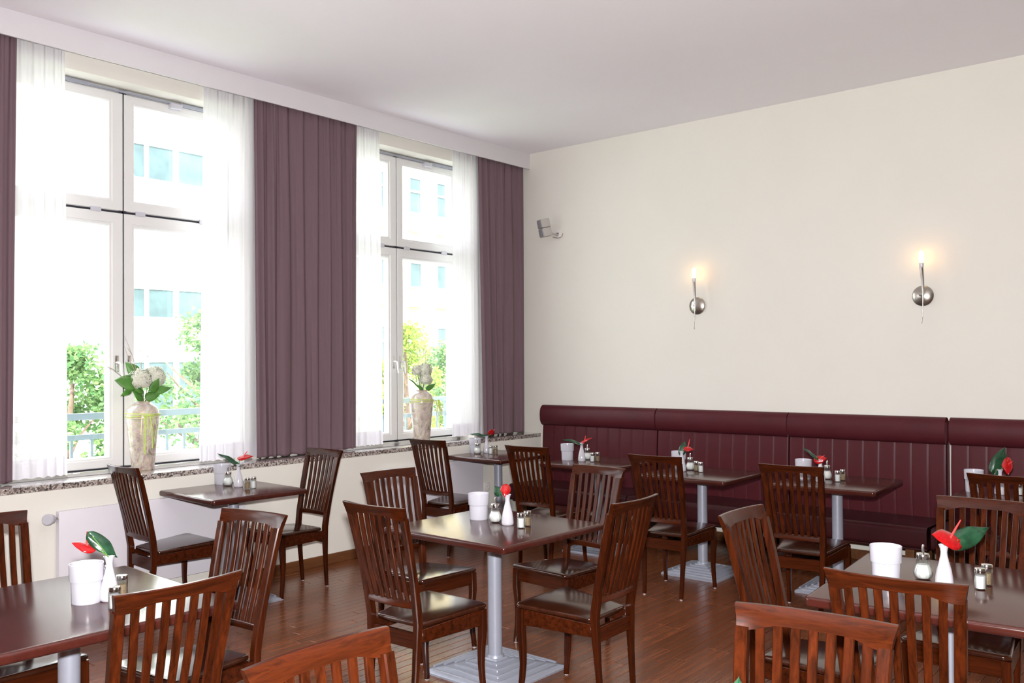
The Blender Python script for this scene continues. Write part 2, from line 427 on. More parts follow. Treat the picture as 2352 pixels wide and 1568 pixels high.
bs = MB().box(XW, XW + .015, YF, YB, 0, .077).obj('baseboard_left', M['baseboard'], bevel=.003); bs['kind'] = 'structure'
bs = MB().box(XW + .015, XR, YB - .015, YB, 0, .077).obj('baseboard_back', M['baseboard'], bevel=.003); bs['kind'] = 'structure'

# window sill: continuous granite board
struct('trim_1', MB().box(-6.16, XS, YF, YB, 0.823, ZSILL), M['granite'], bevel=.003)
bpy.data.objects['trim_1']['label'] = 'long speckled granite window sill along the left wall'
# pelmet board in front of the curtain rail
pel = struct('trim_2', MB().box(-5.858, -5.8402, YF, YB, 3.6148, ZC), M['pelmet'], bevel=.002)
pel['label'] = 'white pelmet board under the ceiling above the windows'
MB().box(-5.93, -5.90, YF, YB, ZC - .03, ZC).obj('curtain_track', M['frame'], pel)

def window(name, yc, fancy=True):
    w = link(name, None, None, (0, yc, 0)); w['kind'] = 'structure'
    X0, X1 = -6.23, -6.165     # outer frame depth
    fr = MB()
    fr.box(X0, X1, -HALF, -HALF + .05, ZSILL, ZHEAD); fr.box(X0, X1, HALF - .05, HALF, ZSILL, ZHEAD)
    fr.box(X0, X1, -HALF, HALF, ZHEAD - .05, ZHEAD); fr.box(X0, X1, -HALF, HALF, ZSILL, ZSILL + .03)
    fr.box(X0, X1, -HALF, HALF, 2.655, 2.692); fr.box(X0, X1, -.03, .03, ZSILL, ZHEAD)
    fr.obj('window_frame', M['frame'], w, bevel=.002, bseg=1)
    gk = MB(); gk.box(-6.1665, -6.1635, -.006, .006, .885, 3.52); gk.box(-6.1665, -6.1635, -.80, .80, 2.666, 2.680); gk.box(-6.1665, -6.1635, -.81, .81, 3.512, 3.518)
    gk.box(-6.1665, -6.1635, -.82, .82, .868, .880)
    gk.obj('gasket', M['gasket'], w, smooth=0)
    for sd in (-1, 1):
        for lo in (True, False):
            z0, z1 = (.884, 2.663) if lo else (2.683, 3.513)
            g0, g1 = (.958, 2.568) if lo else (2.768, 3.444)
            a0, a1 = (.006, .815); st_in = .082 if sd > 0 else .103
            ya, yb = sd * a0, sd * a1; ga, gb = sd * (a0 + st_in), sd * (a1 - .075)
            if sd < 0: ya, yb, ga, gb = yb, ya, gb, ga
            # sash with stepped inner profile
            xs_ = [(-6.215, 0.0, 0), (-6.15, 0.0, 0), (-6.150, .055, 1), (-6.158, .062, 1), (-6.158, .07, 1), (-6.178, .0, 2), (-6.215, .0, 2)]
            def ring(x, t):
                # t 0 outer edge .. 1 glass edge
                yl = ya + (ga - ya) * t; yr = yb + (gb - yb) * t; zl = z0 + (g0 - z0) * t; zr = z1 + (g1 - z1) * t
                return [(x, yl, zl), (x, yr, zl), (x, yr, zr), (x, yl, zr)]
            rs = [ring(-6.215, 0), ring(-6.152, 0), ring(-6.150, .03), ring(-6.150, .70), ring(-6.157, .76), ring(-6.157, .90), ring(-6.172, 1.0), ring(-6.215, 1.0)]
            mb = MB().rings(rs + [rs[0]], cap=False)
            sash = mb.obj('sash', M['frame'], w, smooth=20)
            MB().box(-6.19, -6.184, ga - .004, gb + .004, g0 - .004, g1 + .004).obj('pane', M['pane'], sash, smooth=0)
    if fancy:
        for y in (-.05, .04):
            h = MB().box(-6.150, -6.143, y - .014, y + .014, 1.545, 1.66).obj('handle', M['chrome'], w, bevel=.003)
            MB().tube([(-6.146, y, 1.61), (-6.115, y, 1.61), (-6.105, y + .012, 1.60), (-6.10, y + .016, 1.50)], [.009, .009, .01, .008]).obj('lever', M['frame'], h)
        for y, z in ((-.20, 2.673), (.12, 2.673), (.62, 2.673), (-.66, 2.673)):
            MB().box(-6.15, -6.135, y - .035, y + .035, z - .016, z + .016).obj('hinge', M['white_plastic'], w, bevel=.003)
        op = MB().box(-6.150, -6.128, -.80, .80, 3.517, 3.531)
        op.box(-6.150, -6.122, -.80, -.25, 3.512, 3.536); op.box(-6.150, -6.122, .42, .80, 3.512, 3.536)
        op.obj('opener_rail', M['pole'], w, bevel=.003)
        MB().box(-6.150, -6.105, .34, .43, 3.482, 3.520).obj('opener_catch', M['white_plastic'], w, bevel=.004)
    return w
window('window_1', WIN_Y[0]); window('window_2', WIN_Y[1]); window('window_3', WIN_Y[2], False)

# ------------------------------------------------------------------ curtains
def drape(name, label, y0, y1, xc, amp, z0, z1, nf, mat, seed, y0b=None, y1b=None, hem=None, hem_mat=None, gather=0.5, group=None, cat='curtain'):
    heavy = mat is M['drape']; rr = random.Random(seed); N = nf * 12; ph = [rr.uniform(0, 2 * PI) for _ in range(4)]
    if y0b is None: y0b = y0
    if y1b is None: y1b = y1
    # irregular fold positions
    ws = [rr.uniform(.4, 1.8) for _ in range(nf)]; tot = sum(ws)
    cum = [0]
    for w in ws: cum.append(cum[-1] + w / tot)
    am = [rr.uniform(.55, 1.0) for _ in range(nf + 1)]
    zs = [z0, z0 + .02, z0 + .06, z0 + .12] + [z0 + .12 + (z1 - z0 - .12) * k / 16 for k in range(1, 17)]
    cols = []
    for i in range(nf):
        for k in range(12): cols.append((i, k / 12))
    cols.append((nf - 1, 1.0))
    vs = []
    for z in zs:
        t = (z - z0) / (z1 - z0)
        for (i, u) in cols:
            s = cum[i] + (cum[i + 1] - cum[i]) * u
            a = am[i] * (1 - u) + am[i + 1] * u
            sag = 0.012 * math.sin(3.1 * t + ph[0] + 9 * s)
            uu = u + .05 * math.sin(2 * PI * t * .8 + ph[1] + i) * math.sin(PI * u); f = math.sin(2 * PI * uu)
            f2 = .28 * math.sin(4 * PI * u + ph[2] + i + t)
            top = math.sin(2 * PI * u * 2 + i) * .25 * max(0, (t - .75) / .25)
            x = xc + amp * a * (f * (1 - .25 * t) + f2 + top)
            s2 = s + .010 * math.sin(5 * t + i * 1.7 + ph[3]) * math.sin(PI * s)
            y = (y0b + (y1b - y0b) * s2) * (1 - t) + (y0 + (y1 - y0) * s2) * t
            vs.append((x, y, z + (0.004 * math.sin(2 * PI * u + i) if z < z0 + .13 else 0)))
    n = len(cols); hemrow = 3
    fs = []; fh = []
    for r_ in range(len(zs) - 1):
        for c in range(n - 1):
            (fh if (hem_mat and r_ < hemrow) else fs).append((r_ * n + c, r_ * n + c + 1, (r_ + 1) * n + c + 1, (r_ + 1) * n + c))
    me = bpy.data.meshes.new(name); me.from_pydata(vs, [], fs + fh); me.update()
    me.materials.append(mat)
    if hem_mat:
        me.materials.append(hem_mat)
        for k in range(len(fs), len(fs) + len(fh)): me.polygons[k].material_index = 1
    me.polygons.foreach_set('use_smooth', [True] * len(me.polygons))
    o = link(name, me); tag(o, label, cat, group)
    sd = o.modifiers.new('thick', 'SOLIDIFY'); sd.thickness = .0018 if mat is not M['sheer'] else .0004
    if mat is M['sheer']: o.modifiers.remove(sd)
    return o
ZT = 3.74
drape('drape', 'mauve floor-length drape at the left edge of the photo, left of the left window', 1.30, 2.245, -5.900, .027, .872, ZT, 8, M['drape'], 11, y1b=2.222)
drape('drape', 'wide mauve drape between the two windows', 3.955, 4.962, -5.900, .027, .872, ZT, 9, M['drape'], 12, y0b=3.972, y1b=4.945)
drape('drape', 'narrow mauve drape in the corner, right of the right window', 6.515, 7.225, -5.900, .027, .872, ZT, 6, M['drape'], 13, y0b=6.575, y1b=7.205)
drape('sheer_curtain', 'white sheer at the left side of the left window', 2.19, 2.56, -5.948, .011, .882, ZT, 6, M['sheer'], 21, y1b=2.575, hem_mat=M['sheer_hem'])
drape('sheer_curtain', 'white sheer at the right side of the left window', 3.555, 4.02, -5.948, .011, .882, ZT, 7, M['sheer'], 22, y0b=3.515, hem_mat=M['sheer_hem'])
drape('sheer_curtain', 'white sheer at the left side of the right window', 4.90, 5.27, -5.948, .011, .882, ZT, 6, M['sheer'], 23, y1b=5.295, hem_mat=M['sheer_hem'])
drape('sheer_curtain', 'white sheer at the right side of the right window', 6.20, 6.60, -5.948, .011, .882, ZT, 6, M['sheer'], 24, y0b=6.17, hem_mat=M['sheer_hem'])

# ------------------------------------------------------------------ radiators, sockets
def radiator(label, y0, y1, valve):
    t = thing('radiator', label, 'radiator', (0, 0, 0))
    XF, XB, z0, z1 = -5.648, -5.700, .150, .697
    MB().box(XF - .006, XF, y0, y1, z0, z1).obj('front_panel', M['radiator'], t, bevel=.003)
    [MB().box(XB, XF - .006, q, q + .003, z0 + .01, z1 - .003).obj('side_cover', M['radiator'], t) for q in (y0 + .004, y1 - .007)]
    MB().box(XB, XF - .02, y0 + .02, y1 - .02, z0 + .02, z1 - .03).obj('rear_panel', M['radiator'], t)
    g = MB()
    n = int((y1 - y0 - .03) / .02)
    for k in range(n): g.box(XB + .004, XF - .010, y0 + .015 + k * .02, y0 + .015 + k * .02 + .011, z1 - .010, z1 - .002)
    tag(g.obj('top_grille', M['radiator'], t, smooth=0), kind='stuff')
    [MB().box(XB - .0115, XB + .002, q, q + .04, z0 + .05, z1 - .05).obj('wall_bracket', M['radiator'], t) for q in (y0 + .2, y1 - .24)]
    if valve:
        vb = MB().tube([(-5.672, y0 + .01, .655), (-5.672, y0 - .035, .655)], .009, 10).obj('valve_body', M['chrome'], t)
        MB().tube([(-5.672, y0 - .035, .655), (-5.7115, y0 - .035, .655)], .008, 10).obj('pipe', M['chrome'], t)
        prof = [(.020, 0), (.027, .005), (.029, .016), (.029, .044), (.034, .050), (.034, .066), (.029, .072)]
        k = MB().lathe(prof, 28, fn=lambda a, z: 1 + (.05 * math.cos(14 * a) if z < .046 else 0)).obj('thermostat_knob', M['white_plastic'], t)
        k.location = (-5.664, y0 - .034, .655); k.rotation_euler = Vector((.75, -.75, .12)).to_track_quat('Z', 'Y').to_euler()
    return t
radiator('long white panel radiator with thermostat knob under the left window', 2.395, 3.70, True)
radiator('white panel radiator half hidden behind chairs under the right window', 4.99, 6.28, False)
def socket(label, loc, nrm, single=False):
    t = thing('wall_socket', label, 'socket', loc, group=None)
    t.rotation_euler = (0, 0, math.atan2(nrm[1], nrm[0]))
    s = .04
    MB().box(0, .009, -s, s, -s, s).obj('cover_plate', M['socket'], t, bevel=.003)
    if not single:
        MB().lathe([(.021, .002), (.021, .012), (.018, .012), (.017, .0095)], 20).obj('socket_insert', M['socket'], t).rotation_euler = (0, PI / 2, 0)
        for y in (-.009, .009): MB().lathe([(.0022, .010), (.0022, .0125)], 8, c=(0, 0, 0)).obj('pin_hole', M['black'], t)
        for k, ch in enumerate([c for c in t.children if c.name.startswith('pin_hole')]):
            ch.rotation_euler = (0, PI / 2, 0); ch.location = (0, (-.009, .009)[k], 0)
    return t
socket('left white wall socket under the sill beside the right radiator', (XW, 6.40, .403), (1, 0))
socket('right white wall socket under the sill near the corner', (XW, 6.59, .408), (1, 0))

# ------------------------------------------------------------------ loudspeaker with cable outlet on the back wall
sp = thing('loudspeaker', 'small grey loudspeaker tilted down on the back wall near the corner', 'loudspeaker', (-5.545, YB - .135, 2.955))
sp.rotation_euler = (0, 0, 0)
RS = Matrix.Rotation(R(-28), 4, 'Z') @ Matrix.Rotation(R(12), 4, 'X')
def spbox(x0, x1, y0, y1, z0, z1): 
    return MB().box(x0, x1, y0, y1, z0, z1, RS)
c_ = spbox(-.055, .055, -.05, .045, .003, .090).obj('cabinet_upper', M['speaker'], sp, bevel=.008)
c2 = spbox(-.055, .055, -.05, .045, -.088, -.001).obj('cabinet_lower', M['speaker'], sp, bevel=.008)
spbox(-.048, .048, -.055, -.049, .010, .083).obj('grille', M['grille'], c_, bevel=.002)
spbox(-.048, .048, -.055, -.049, -.081, -.008).obj('grille', M['grille'], c2, bevel=.002)
MB().tube([RS @ Vector((0, .045, -.06)), Vector((.045, .105, -.06)), Vector((.06, .135, -.06))], .010, 10).obj('bracket', M['speaker'], sp)
MB().lathe([(.03, 0), (.03, .006), (.012, .012)], 20).obj('bracket_foot', M['speaker'], sp)
bf = [c for c in sp.children if c.name.startswith('bracket_foot')][0]; bf.location = (.06, .135, -.06); bf.rotation_euler = (PI / 2, 0, 0)
MB().tube([(.03, .09, -.085), (.07, .11, -.098), (.10, .118, -.098), (.125, .120, -.085), (.138, .122, -.055)], .0028, 8).obj('cable', M['cable'], sp)
ot = thing('cable_outlet', 'white square cable outlet plate right of the loudspeaker', 'socket', (-5.478, YB, 2.905), -PI / 2)
MB().box(0, .009, -.042, .042, -.042, .042).obj('cover_plate', M['socket'], ot, bevel=.003)
MB().box(.008, .012, -.014, .014, -.004, .006).obj('connector', M['cable'], ot, bevel=.001)

# ------------------------------------------------------------------ wall sconces
def sconce(label, x, z):
    t = thing('wall_sconce', label, 'wall lamp', (x, YB, z))
    d = MB().lathe([(.078, 0), (.078, .010), (.070, .017), (.045, .027), (.018, .034), (.004, .036)], 48).obj('wall_disc', M['brushed'], t)
    d.rotation_euler = (PI / 2, 0, 0)
    MB().tube([(0, -.03, 0), (0, -.088, 0)], .006, 10).obj('arm', M['chrome'], t)
    pts = []; rad = []
    for k in range(17):
        s = k / 16; zz = -.215 + .425 * s
        pts.append((.012 + .014 * math.sin(PI * min(1, s * .92)), -.088 - .008 * math.sin(PI * s), zz)); rad.append(.0035 + .0105 * max(0, (s - .3) / .7) ** .8)
    MB().tube(pts, rad, 14).obj('stem', M['stem_metal'], t)
    bx, by = pts[-1][0], pts[-1][1]
    MB().lathe([(.013, .205), (.0165, .222), (.0165, .245)], 20, c=(bx, by, 0)).obj('candle_socket', M['white_plastic'], t)
    MB().lathe([(.0150, .243), (.0185, .262), (.0195, .30), (.0175, .325), (.008, .337), (.001, .339)], 20, c=(bx, by, 0)).obj('candle_bulb', M['flame'], t)
    l = add_light('sconce_light', 'POINT', (x + bx, YB + by - .035, z + .285), .13, (1.0, .42, .12), size=.02)
    return t
sconce('left brushed-steel wall sconce with lit candle bulb above the second banquette', -3.905, 2.093)
sconce('right brushed-steel wall sconce with lit candle bulb above the third banquette', -1.980, 2.080)

# ------------------------------------------------------------------ banquettes
def banquette(label, x0, x1):
    t = thing('banquette', label, 'banquette', ((x0 + x1) / 2, YB, 0), group='burgundy banquette units along the back wall')
    h = (x1 - x0) / 2; yb = -.012
    def along(profile, xa, xb, rr=.028, n=4, seams=None):
        """sweep a closed (y,z) profile along x with rounded ends"""
        cy = sum(p[0] for p in profile) / len(profile); cz = sum(p[1] for p in profile) / len(profile)
        rs = []
        def ring(x, d):
            out = []
            for (y, z) in profile:
                L = math.hypot(y - cy, z - cz); k = max(0, (L - d)) / L
                out.append((x, cy + (y - cy) * k, cz + (z - cz) * k))
            return out
        for k in range(n + 1):
            a = PI / 2 * k / n; rs.append(ring(xa + rr * (1 - math.sin(a)), rr * (1 - math.cos(PI / 2 - a))))
        for k in range(1, 12): rs.append(ring(xa + rr + (xb - xa - 2 * rr) * k / 12, 0))
        for k in range(n, -1, -1):
            a = PI / 2 * k / n; rs.append(ring(xb - rr * (1 - math.sin(a)), rr * (1 - math.cos(PI / 2 - a))))
        return MB().rings(rs)
    # carcass behind the upholstery
    al = along([(yb, .40), (-.085, .40), (-.095, .95), (-.07, 1.12), (yb, 1.13)], -h + .004, h - .004, .02)
    al.obj('back_frame', M['leather'], t, smooth=50)
    # vertical upholstered channels
    n = 10; wch = (2 * h - .006) / n
    ch = MB(); S = []
    zs = [.405, .43, .50, .60, .70, .80, .88, .94, .975]
    for z in zs:
        ring = []
        base = -.105 - .035 * math.sin(PI * (z - .40) / .58) * .5
        m_ = 8
        ring.append((-wch / 2, -.08, z))
        for k in range(m_ + 1):
            u = -1 + 2 * k / m_
            ring.append((math.copysign(abs(u) ** .55, u) * (wch / 2 - .0004), base - .0042 * (1 - abs(u) ** 7.0) , z))
        ring.append((wch / 2, -.08, z))
        S.append(ring)
    chm = MB().rings(S).mesh('channel_panel', M['leather'], smooth=60)
    for k in range(n): link('channel_panel', chm, t, (-h + .003 + wch * (k + .5), 0, 0))
    # head roll
    pr = []
    for k in range(20):
        a = 2 * PI * k / 20
        y = -.100 + .062 * math.cos(a) * (1.0 if math.cos(a) < 0 else 1.25); z = 1.062 + .098 * math.sin(a)
        if math.cos(a) > 0: y = min(y, yb - .002)
        # squarer at top
        z = 1.058 + .103 * (abs(math.sin(a)) ** .8) * (1 if math.sin(a) >= 0 else -1)
        pr.append((y, z))
    along(pr, -h, h, .060, 7).obj('head_roll', M['leather'], t, smooth=60)
    # seat cushion
    pr = rounded([(-.655, .262), (-.06, .262), (-.06, .405), (-.655, .418)], .035, 5)
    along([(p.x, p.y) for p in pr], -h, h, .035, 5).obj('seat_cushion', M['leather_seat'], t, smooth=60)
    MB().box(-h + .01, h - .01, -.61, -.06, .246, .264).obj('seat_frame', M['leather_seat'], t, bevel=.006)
    for sx in (-1, 1):
        MB().box(sx * (h - .135) - .03, sx * (h - .135) + .03, -.58, -.40, 0, .247).obj('leg', M['leg_block'], t, bevel=.003)
        MB().box(sx * (h - .135) - .03, sx * (h - .135) + .03, -.14, -.06, 0, .247).obj('leg', M['leg_block'], t, bevel=.003)
    return t
for i, (a, b, w) in enumerate([(-5.61, -4.272, 'leftmost, beside the window sill'), (-4.262, -3.016, 'second from the left, under the left sconce'),
                (-3.008, -1.800, 'third from the left, under the right sconce'), (-1.772, -.53, 'rightmost, cut by the right edge')]):
    banquette('burgundy leather banquette with channelled back, ' + w, a, b)

# ------------------------------------------------------------------ chairs
WT, HT_, TB, WF, HF, HB, DS = .1966, .965, .1266, .2099, .4465, .427, .4232
def make_chair():
    t = thing('dining_chair', 'x', 'chair')
    PZ = [0.006, .10, .22, .34, .43, .52, .62, .72, .82, .912]
    def py(z):
        if z < .43: return -.026 * (1 - z / .43) ** 1.5
        u = (z - .43) / (.912 - .43); return -.104 * u ** 1.25
    def pxx(z): return .137 + (.172 - .137) * (z / .912) ** 1.2
    for sx in (-1, 1):
        rs = []
        for z in PZ:
            k = 1 if z > .40 else .70 + .30 * (z / .40)
            hv = (.0185 if .3 < z < .55 else .0155) * k
            dz = .01; d = Vector((0, py(z + dz) - py(z - dz), 2 * dz)); V = Vector((0, d.z, -d.y))
            rs.append(rsec((sx * pxx(z), py(z), z), (1, 0, 0), V, .0165 * k, hv, .004))
        p = MB().rings(rs).obj('back_post', M['wood_v'], t, smooth=32)
        MB().lathe([(.009, 0), (.010, .003), (.009, .008)], 12, c=(sx * pxx(0), -.026, 0)).obj('glide', M['white_plastic'], p)
        # front leg: square, tapering, with a slight cabriole sweep
        rs = []
        for z, oy, ox, hh in ((.006, .010, .004, .0115), (.03, .009, .003, .0118), (.09, .001, 0, .0125), (.16, -.005, -.001, .0135), (.24, -.004, 0, .0155), (.32, .002, .002, .0178), (.40, .001, 0, .0182), (.421, .0, 0, .018)):
            rs.append(rsec((sx * (.186 + ox), .392 + oy, z), (1, 0, 0), (0, 1, 0), hh, hh, .0035))
        l = MB().rings(rs).obj('leg', M['wood_v'], t, smooth=32)
        MB().lathe([(.009, 0), (.010, .003), (.009, .008)], 12, c=(sx * .190, .402, 0)).obj('glide', M['white_plastic'], l)
    # top rail: concave in plan, flared ends, arched lower edge
    rs = []; N = 24
    for i in range(N + 1):
        u = -1 + 2 * i / N; a = abs(u)
        s = 0 if a > .86 else min(1, (.86 - a) / .42); s = s * s * (3 - 2 * s)
        zb = HT_ - .060 + .017 * s
        zt = HT_ - .0015 * (1 - a)
        yc = -TB - .024 * (1 - u * u)
        yb_ = yc + .020
        xt = u * WT; xb = u * (WT - .0115 * 1.0)
        xm = u * (WT - .0085)
        th = .0105
        zm = zb + (zt - zb) * .45; ym = yb_ + (yc - yb_) * .42
        sec = [(xb, yb_ - th, zb), (xb, yb_ + th, zb), (xm, ym + th, zm), (xt, yc + th - .002, zt - .003), (xt, yc + th - .005, zt), (xt, yc - th + .005, zt), (xt, yc - th + .002, zt - .003), (xm, ym - th, zm)]
        rs.append([Vector(p) for p in sec])
    MB().rings(rs).obj('top_rail', M['wood_h'], t, smooth=32)
    # lower rail
    rs = []
    for i in range(9):
        u = -1 + 2 * i / 8
        rs.append(rsec((u * .139, -.020 - .012 * (1 - u * u), .518), (0, 1, 0), (0, .18, 1), .0095, .0165, .003))
    MB().rings(rs).obj('lower_rail', M['wood_h'], t, smooth=40)
    for i in range(-3, 4):
        u = i / 4.0; rs = []
        a = abs(u) ; s = 0 if a > .86 else min(1, (.86 - a) / .42); s = s * s * (3 - 2 * s); zt = HT_ - .060 + .017 * s + .006
        for k in range(7):
            q = k / 6; z = .530 + (zt - .530) * q
            xb = u * .153; xt = u * .1735
            y0 = -.022 - .012 * (1 - u * u); y1 = -TB + .020 - .024 * (1 - u * u)
            y = y0 + (y1 - y0) * q ** 1.12 - .010 * math.sin(PI * q)
            rs.append(rsec((xb + (xt - xb) * q, y, z), (1, 0, 0), (0, 1, .15), .0118, .0058, .0022))
        MB().rings(rs).obj('slat', M['wood_v'], t, smooth=32)
    ol = rounded([Vector((-.148, .020)), Vector((.148, .020)), Vector((WF, DS)), Vector((-WF, DS))], .030, 5)
    zf = lambda x, y: HB + (HF - HB) * (y - .02) / (DS - .02)
    slab(ol, 0, -.023, .010, zf, 3).obj('seat', M['wood_seat'], t, smooth=50)
    MB().box(-.170, .170, .383, .403, .352, .422).obj('apron', M['wood_h'], t, bevel=.002, bseg=1)
    for sx in (-1, 1):
        mb = MB(); a = Vector((sx * .152, .018)); b = Vector((sx * .186, .376)); d = (b - a).normalized(); nn = Vector((-d.y, d.x)) * .010
        vs = []
        for p in (a, b):
            ztop = .404 if p is a else .421
            for s in (-1, 1):
                for z in (.345, ztop): vs.append((p.x + nn.x * s, p.y + nn.y * s, z))
        mb.add(vs, [(0, 1, 3, 2), (4, 6, 7, 5), (0, 4, 5, 1), (2, 3, 7, 6), (0, 2, 6, 4), (1, 5, 7, 3)])
        mb.obj('apron', M['wood_h'], t, bevel=.002, bseg=1)
    MB().box(-.138, .138, -.010, .010, .318, .388).obj('apron', M['wood_h'], t, bevel=.002, bseg=1)
    return t
proto_chair = make_chair()
CH = {1: [-3.985, 1.418, -1.538], 2: [-2.515, 1.354, 1.555], 3: [-3.271, 2.071, 3.274], 4: [-5.437, 2.815, -0.016], 5: [-5.285, 4.013, 3.158], 6: [-3.033, 2.762, 0.022], 7: [-2.324, 3.478, 1.594], 8: [-3.807, 3.53, -1.653], 9: [-3.05, 4.288, 3.072], 10: [-5.261, 5.281, 0.057], 11: [-4.226, 5.298, 0.067], 12: [-3.119, 5.293, 0.065], 13: [-2.178, 5.285, 0.082], 14: [-1.058, 5.509, 0.0], 15: [-0.958, 4.275, 3.142], 16: [-1.552, 3.482, -1.58], 17: [-0.835, 2.812, 0.086], 18: [-0.842, 2.042, 3.26], 19: [-1.474, 1.237, -1.572]}
CL = {1: 'dark slat-back chair cut by the left edge, between the front left table and wall',
      2: 'reddish-brown slat-back chair at the near side of the front left table, back to camera',
      3: 'dark slat-back chair at the right end of the front left table',
      4: 'almost black slat-back chair left of the window table, in front of the long radiator',
      5: 'dark slat-back chair right of the left window table, below the wide drape',
      6: 'dark slat-back chair left of the centre table, a bright reflection on its seat',
      7: 'dark slat-back chair at the right corner of the centre table, facing left',
      8: 'dark slat-back chair behind the centre table on its window side',
      9: 'lighter reddish slat-back chair behind the centre table, facing the camera',
      10: 'almost black slat-back chair left of the corner table under the right window',
      11: 'dark slat-back chair facing the leftmost banquette',
      12: 'dark slat-back chair facing the second banquette',
      13: 'dark slat-back chair facing the third banquette',
      14: 'brown slat-back chair facing the rightmost banquette, cut by the right edge',
      15: 'brown slat-back chair behind the front right table, facing the camera',
      16: 'dark slat-back chair at the left side of the front right table',
      17: 'reddish-brown slat-back chair in front of the front right table, back to camera',
      18: 'bright orange-brown slat-back chair at the lower right, nearest to the camera',
      19: 'bright orange-brown chair back at the bottom edge left of the centre'}
for k in sorted(CH):
    c = proto_chair if k == 1 else copy_tree(proto_chair)
    x, y, rz = CH[k]; c.location = (x, y, 0); c.rotation_euler = (0, 0, rz)
    tag(c, CL[k], 'chair', 'slat-back dining chairs')

# ------------------------------------------------------------------ tables
TOP = .75
def make_table(label, x, y, rz, w, d, hb):
    t = thing('pedestal_table', label, 'table', (x, y, 0), rz, 'pedestal dining tables')
    ol = rounded([Vector((-w / 2, -d / 2)), Vector((w / 2, -d / 2)), Vector((w / 2, d / 2)), Vector((-w / 2, d / 2))], .022, 5)
    slab(ol, TOP, TOP - .036, .012, None, 4).obj('tabletop', M['table'], t, smooth=50)
    MB().box(-.16, .16, -.16, .16, TOP - .046, TOP - .0365).obj('mounting_plate', M['black'], t)
    MB().lathe([(.040, TOP - .062), (.040, TOP - .046)], 28).obj('collar', M['black'], t)
    MB().lathe([(.0365, .080), (.0365, TOP - .060)], 32).obj('pole', M['pole'], t)
    zi, hi = .066, .050
    bb = MB()
    def sq(h, z, r=.01): return [(p.x, p.y, z) for p in rounded([Vector((-h, -h)), Vector((h, -h)), Vector((h, h)), Vector((-h, h))], r, 3)]
    bb.rings([sq(hb, 0, .012), sq(hb, .010, .012), sq(hb - .006, .016, .012), sq(hi, zi, .01), sq(hi - .004, zi + .008, .01)])
    b = bb.obj('base', M['pole'], t, smooth=30)
    MB().lathe([(.048, zi), (.046, zi + .012), (.040, zi + .022)], 28).obj('base_collar', M['pole'], t)
    def zs(h): return .016 + (hb - .006 - h) / (hb - .006 - hi) * (zi - .016)
    for k in range(5):
        h = hb - .022 - k * (hb - .022 - .072) / 4; w2 = .0085; zt = zs(h) + .009
        for sg in (1, -1):
            e = h * .86
            mb = MB()
            # L shaped ridge round the (+x,-y) corner, mirrored for the (-x,+y) corner
            path = [(-e, -h), (h, -h), (h, e)]
            outp = [(-e, -h - w2), (h + w2, -h - w2), (h + w2, e)]; inp = [(-e, -h + w2), (h - w2, -h + w2), (h - w2, e)]
            vs = []
            for (o_, i_) in zip(outp, inp):
                vs += [(o_[0] * sg, o_[1] * sg, zs(h + w2) - .004), (o_[0] * sg * .985, o_[1] * sg * .985, zt), (i_[0] * sg, i_[1] * sg, zt), (i_[0] * sg, i_[1] * sg, zs(h) - .004)]
            fs = [(0, 1, 2, 3), (11, 10, 9, 8)]
            for q in (0, 4):
                for j in range(4): fs.append((q + j, q + (j + 1) % 4, q + 4 + (j + 1) % 4, q + 4 + j))
            mb.add(vs, fs).obj('rib', M['pole'], b, bevel=.002, bseg=1)
    return t
TB_ = {1: (-3.245, 1.411, -.024, .877, .82, .265), 2: (-5.314, 3.39, -.033, .707, .699, .231), 3: (-3.055, 3.48, -.012, .835, .798, .265),
       4: (-5.364, 6.17, -.01, .676, .70, .231), 5: (-4.305, 6.249, .012, .719, .74, .231), 6: (-3.238, 6.064, -.002, .716, .70, .231),
       7: (-2.264, 6.183, .06, .697, .74, .231), 8: (-1.14, 6.17, .02, .70, .70, .231), 9: (-.896, 3.576, .083, .803, .894, .265), 10: (-.70, 1.22, 0, .82, .80, .265)}
TN = {1: 'front left table', 2: 'table under the left window', 3: 'centre table', 4: 'corner table under the right window', 5: 'table at the leftmost banquette',
      6: 'table at the second banquette', 7: 'table at the third banquette', 8: 'table at the rightmost banquette', 9: 'front right table', 10: 'table below the bottom edge'}
TLb = {1: 'large mahogany table at the lower left, cut by the left edge', 2: 'square mahogany table under the left window', 3: 'square mahogany table in the centre on a stepped silver base',
       4: 'square mahogany table in the far corner under the right window', 5: 'mahogany table in front of the leftmost banquette', 6: 'mahogany table in front of the second banquette',
       7: 'mahogany table in front of the third banquette', 8: 'mahogany table in front of the rightmost banquette, hidden behind a chair', 9: 'large brown table at the lower right, cut by the right edge',
       10: 'table just below the bottom edge, between the two orange-brown chairs'}
for k, v in TB_.items(): make_table(TLb[k], *v)

